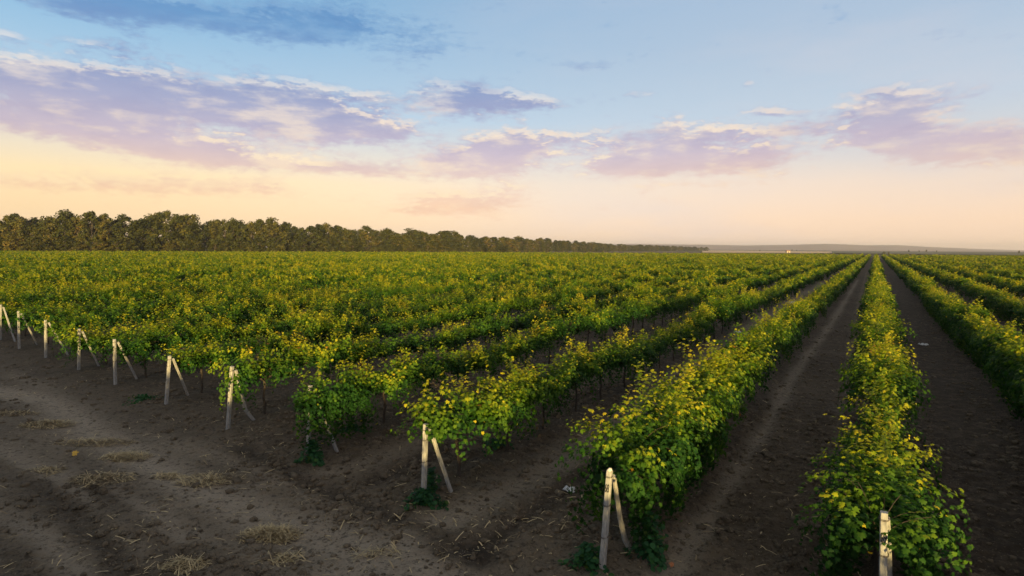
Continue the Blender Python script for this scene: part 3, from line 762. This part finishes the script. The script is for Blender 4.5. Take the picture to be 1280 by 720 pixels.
# ------------------------------------------------------------------ trees
def tree_meshes(seed, h=15., wide=1., n_l=15, per=150, ls=.62, base=.16):
    r = np.random.default_rng(seed); A = Acc()
    z = np.linspace(-.3, h*.72, 9); wx = np.cumsum(r.normal(0, .14, 9)); wy = np.cumsum(r.normal(0, .14, 9))
    T_ = np.stack([wx-wx[0], wy-wy[0], z], 1); A.add(*tube(T_, np.linspace(.30, .07, 9)*h/15, 8))
    P = []; N = []
    for k in range(n_l):
        f = base + (1-base)*(k+.5)/n_l; prof = math.sin(math.pi*min(1, (f-base)/(1-base)*.82+.16))**.6
        a = k*2.4+r.random(); rad = h*.22*wide*prof*r.uniform(.35, 1.15)
        c_ = np.array([math.cos(a)*rad, math.sin(a)*rad, h*f*.95])
        lr = np.array([h*.095*wide, h*.095*wide, h*.08])*r.uniform(.7, 1.35)
        j = min(8, int(f*10)); A.add(*tube([T_[max(0, j-2)], (T_[max(0, j-2)]+c_)/2+(0, 0, .3), c_], [.10*h/15, .07*h/15, .03*h/15], 5))
        m_ = int(per*r.uniform(.6, 1.2)); u = norm(r.normal(0, 1, (m_, 3))); q = r.random((m_, 1))**.45
        P.append(c_+u*q*lr); N.append(u)
    P = np.vstack(P); N = np.vstack(N); n = len(P)
    V, Fq, tn = leaves(P, N+[0, 0, .3]+r.normal(0, .5, P.shape), r.normal(0, 1, P.shape)+[0, 0, -.4], r.uniform(.6, 1.3, n)*ls, np.clip(.42+r.normal(0, .07, n)+.5*vnoise(P[:, 0]+seed, P[:, 2]+P[:, 1], .45, 3), 0, 1), KITE, KITF)
    return A.mesh('trunk'), npmesh('crown', V, Fq, tn)
TP = []
for i in range(10):
    tm, cm = tree_meshes(700+i, 15, [1, 1.2, .85, 1.1, .95][i % 5], 24, 150, .46, [.10, .06, .14, .08, .12][i % 5])
    tm.materials.append(m_tbark); cm.materials.append(m_tree)
    TP.append((tm, cm, ['rounded', 'broad', 'slim', 'spreading', 'upright'][i % 5]))
tabx = [-60, 0, 120, 340, 520, 620, 700, 760, 820, 885]
tabd = [222, 230, 240, 300, 390, 460, 590, 800, 1050, 1400]
tabt = [266, 269, 266, 278, 288, 294, 300, 304.5, 306.5, 308.5]
pts = []; p = -60.
while p < 884:
    d_ = float(np.interp(p, tabx, tabd)); pts.append((p, d_, 0)); p += max(2.2, 4.6*720/d_*(.6+.8*random.random())*(1 if d_ < 500 else 1.3))
back = []; p = -55.
while p < 880:
    d_ = float(np.interp(p, tabx, tabd))+random.uniform(8, 20); back.append((p, d_, 1)); p += 9.5*720/d_*(.7+.6*random.random())
under = []; p = -58.
while p < 640:
    d_ = float(np.interp(p, tabx, tabd))-random.uniform(2, 6); under.append((p, d_, 2)); p += 6.5*720/d_*(.5+.9*random.random())
al = sorted(pts+back+under); cnt3 = [0, 0, 0]
NMK = ['windbreak tree', 'rear windbreak tree', 'low bushy tree']
for (p, d_, kd) in al:
    tm, cm, look = random.choice(TP); q = at_depth(p, d_)
    hh = (4.2+(306+p/160-float(np.interp(p, tabx, tabt)))*float(np.interp(p, tabx, tabd))/720) * (1+.20*float(vnoise(p, 0, .035, 5))*2*.8 + random.uniform(-.20, .10)*(1 if p < 420 else .9))
    if kd == 2: hh *= random.uniform(.3, .6)
    s = hh/15.; cnt3[kd] += 1
    root = empty('deciduous_tree', (q[0], q[1], 0), random.random()*6.28)
    ws = s*random.uniform(.95, 1.35) if kd < 2 else s*1.9
    ws *= 1+.7*min(1, max(0, (p-380)/250))
    root.scale = (ws, ws, s)
    tag(root, '%s %s in the belt, %s of its kind from the tall end' % (look, NMK[kd], ordinal(cnt3[kd])), 'tree', 'trees of the windbreak')
    link('trunk', tm, None, root); link('crown', cm, None, root)
    if p > 760 and kd: pass
# small far trees and bushes on the horizon
FAR = [(990,1900,6,'far pair-topped tree above the golden field'),(996,1900,5,'far small tree touching the pair-topped one'),(1105,520,3.2,'dark round bush at the far end of the central rows'),
 (1111,530,2.6,'lower dark bush beside the round bush at the row ends'),(1136,1500,6,'first of the tiny horizon trees beyond the central rows'),(1149,1500,5,'second of the tiny horizon trees beyond the central rows'),
 (1158,1500,7,'tallest tiny horizon tree beyond the central rows'),(1171,1500,5,'last of the tiny horizon trees beyond the central rows'),(1274,900,5,'small tree on the horizon at the frame edge'),(950,1400,4,'tiny bush on the edge of the golden field')]
for px_, d_, hh, lab in FAR:
    tm, cm, look = TP[int(rng.integers(10))]; q = at_depth(px_, d_); s = hh/15.
    root = empty('deciduous_tree', (q[0], q[1], 0), rng.random()*6.28); root.scale = (s*1.5, s*1.5, s)
    tag(root, lab, 'tree'); link('trunk', tm, None, root); link('crown', cm, None, root)
# far hut
def boxV(x0, x1, y0, y1, z0, z1):
    return np.array([(x0,y0,z0),(x1,y0,z0),(x1,y1,z0),(x0,y1,z0),(x0,y0,z1),(x1,y0,z1),(x1,y1,z1),(x0,y1,z1)]), [(0,3,2,1),(4,5,6,7),(0,1,5,4),(1,2,6,5),(2,3,7,6),(3,0,4,7)]
q = at_depth(985, 720); root = empty('field_hut', (q[0], q[1], 0), YAW)
tag(root, 'tiny pale hut standing at the near edge of the golden field', 'hut')
link('wall', Acc().add(*boxV(-2.2, 2.2, -1.6, 1.6, 0, 2.6)).mesh('wall'), m_wall, root)
A = Acc(); A.add(np.array([(-2.5,-1.9,2.6),(2.5,-1.9,2.6),(2.5,1.9,2.6),(-2.5,1.9,2.6),(-2.5,0,3.6),(2.5,0,3.6)]), [(0,1,5,4),(2,3,4,5),(0,4,3,3),(1,2,5,5),(0,3,2,1)])
link('roof', A.mesh('roof'), m_roof, root)
link('door', Acc().add(*boxV(-.5, .5, -1.66, -1.6, 0, 2.0)).mesh('door'), m_glass, root)

# ------------------------------------------------------------------ haze
HAZE = 0.00016
if HAZE:
    me = bpy.data.meshes.new('haze'); V, Fq = boxV(-5500, 5500, -1500, 6500, -2, 58)
    me.from_pydata(V.tolist(), [], Fq); me.update()
    m = bpy.data.materials.new('haze_air'); m.use_nodes = True; t = NT(m.node_tree); t.n.clear()
    pv = t.node('ShaderNodeVolumePrincipled'); pv.inputs['Color'].default_value = (1, .955, .93, 1); pv.inputs['Density'].default_value = HAZE
    pv.inputs['Anisotropy'].default_value = .45
    o_ = t.node('ShaderNodeOutputMaterial'); t.l.new(pv.outputs[0], o_.inputs['Volume'])
    o = link('haze', me, m); tag(o, 'thin evening haze over the far fields', 'haze', kind='stuff')
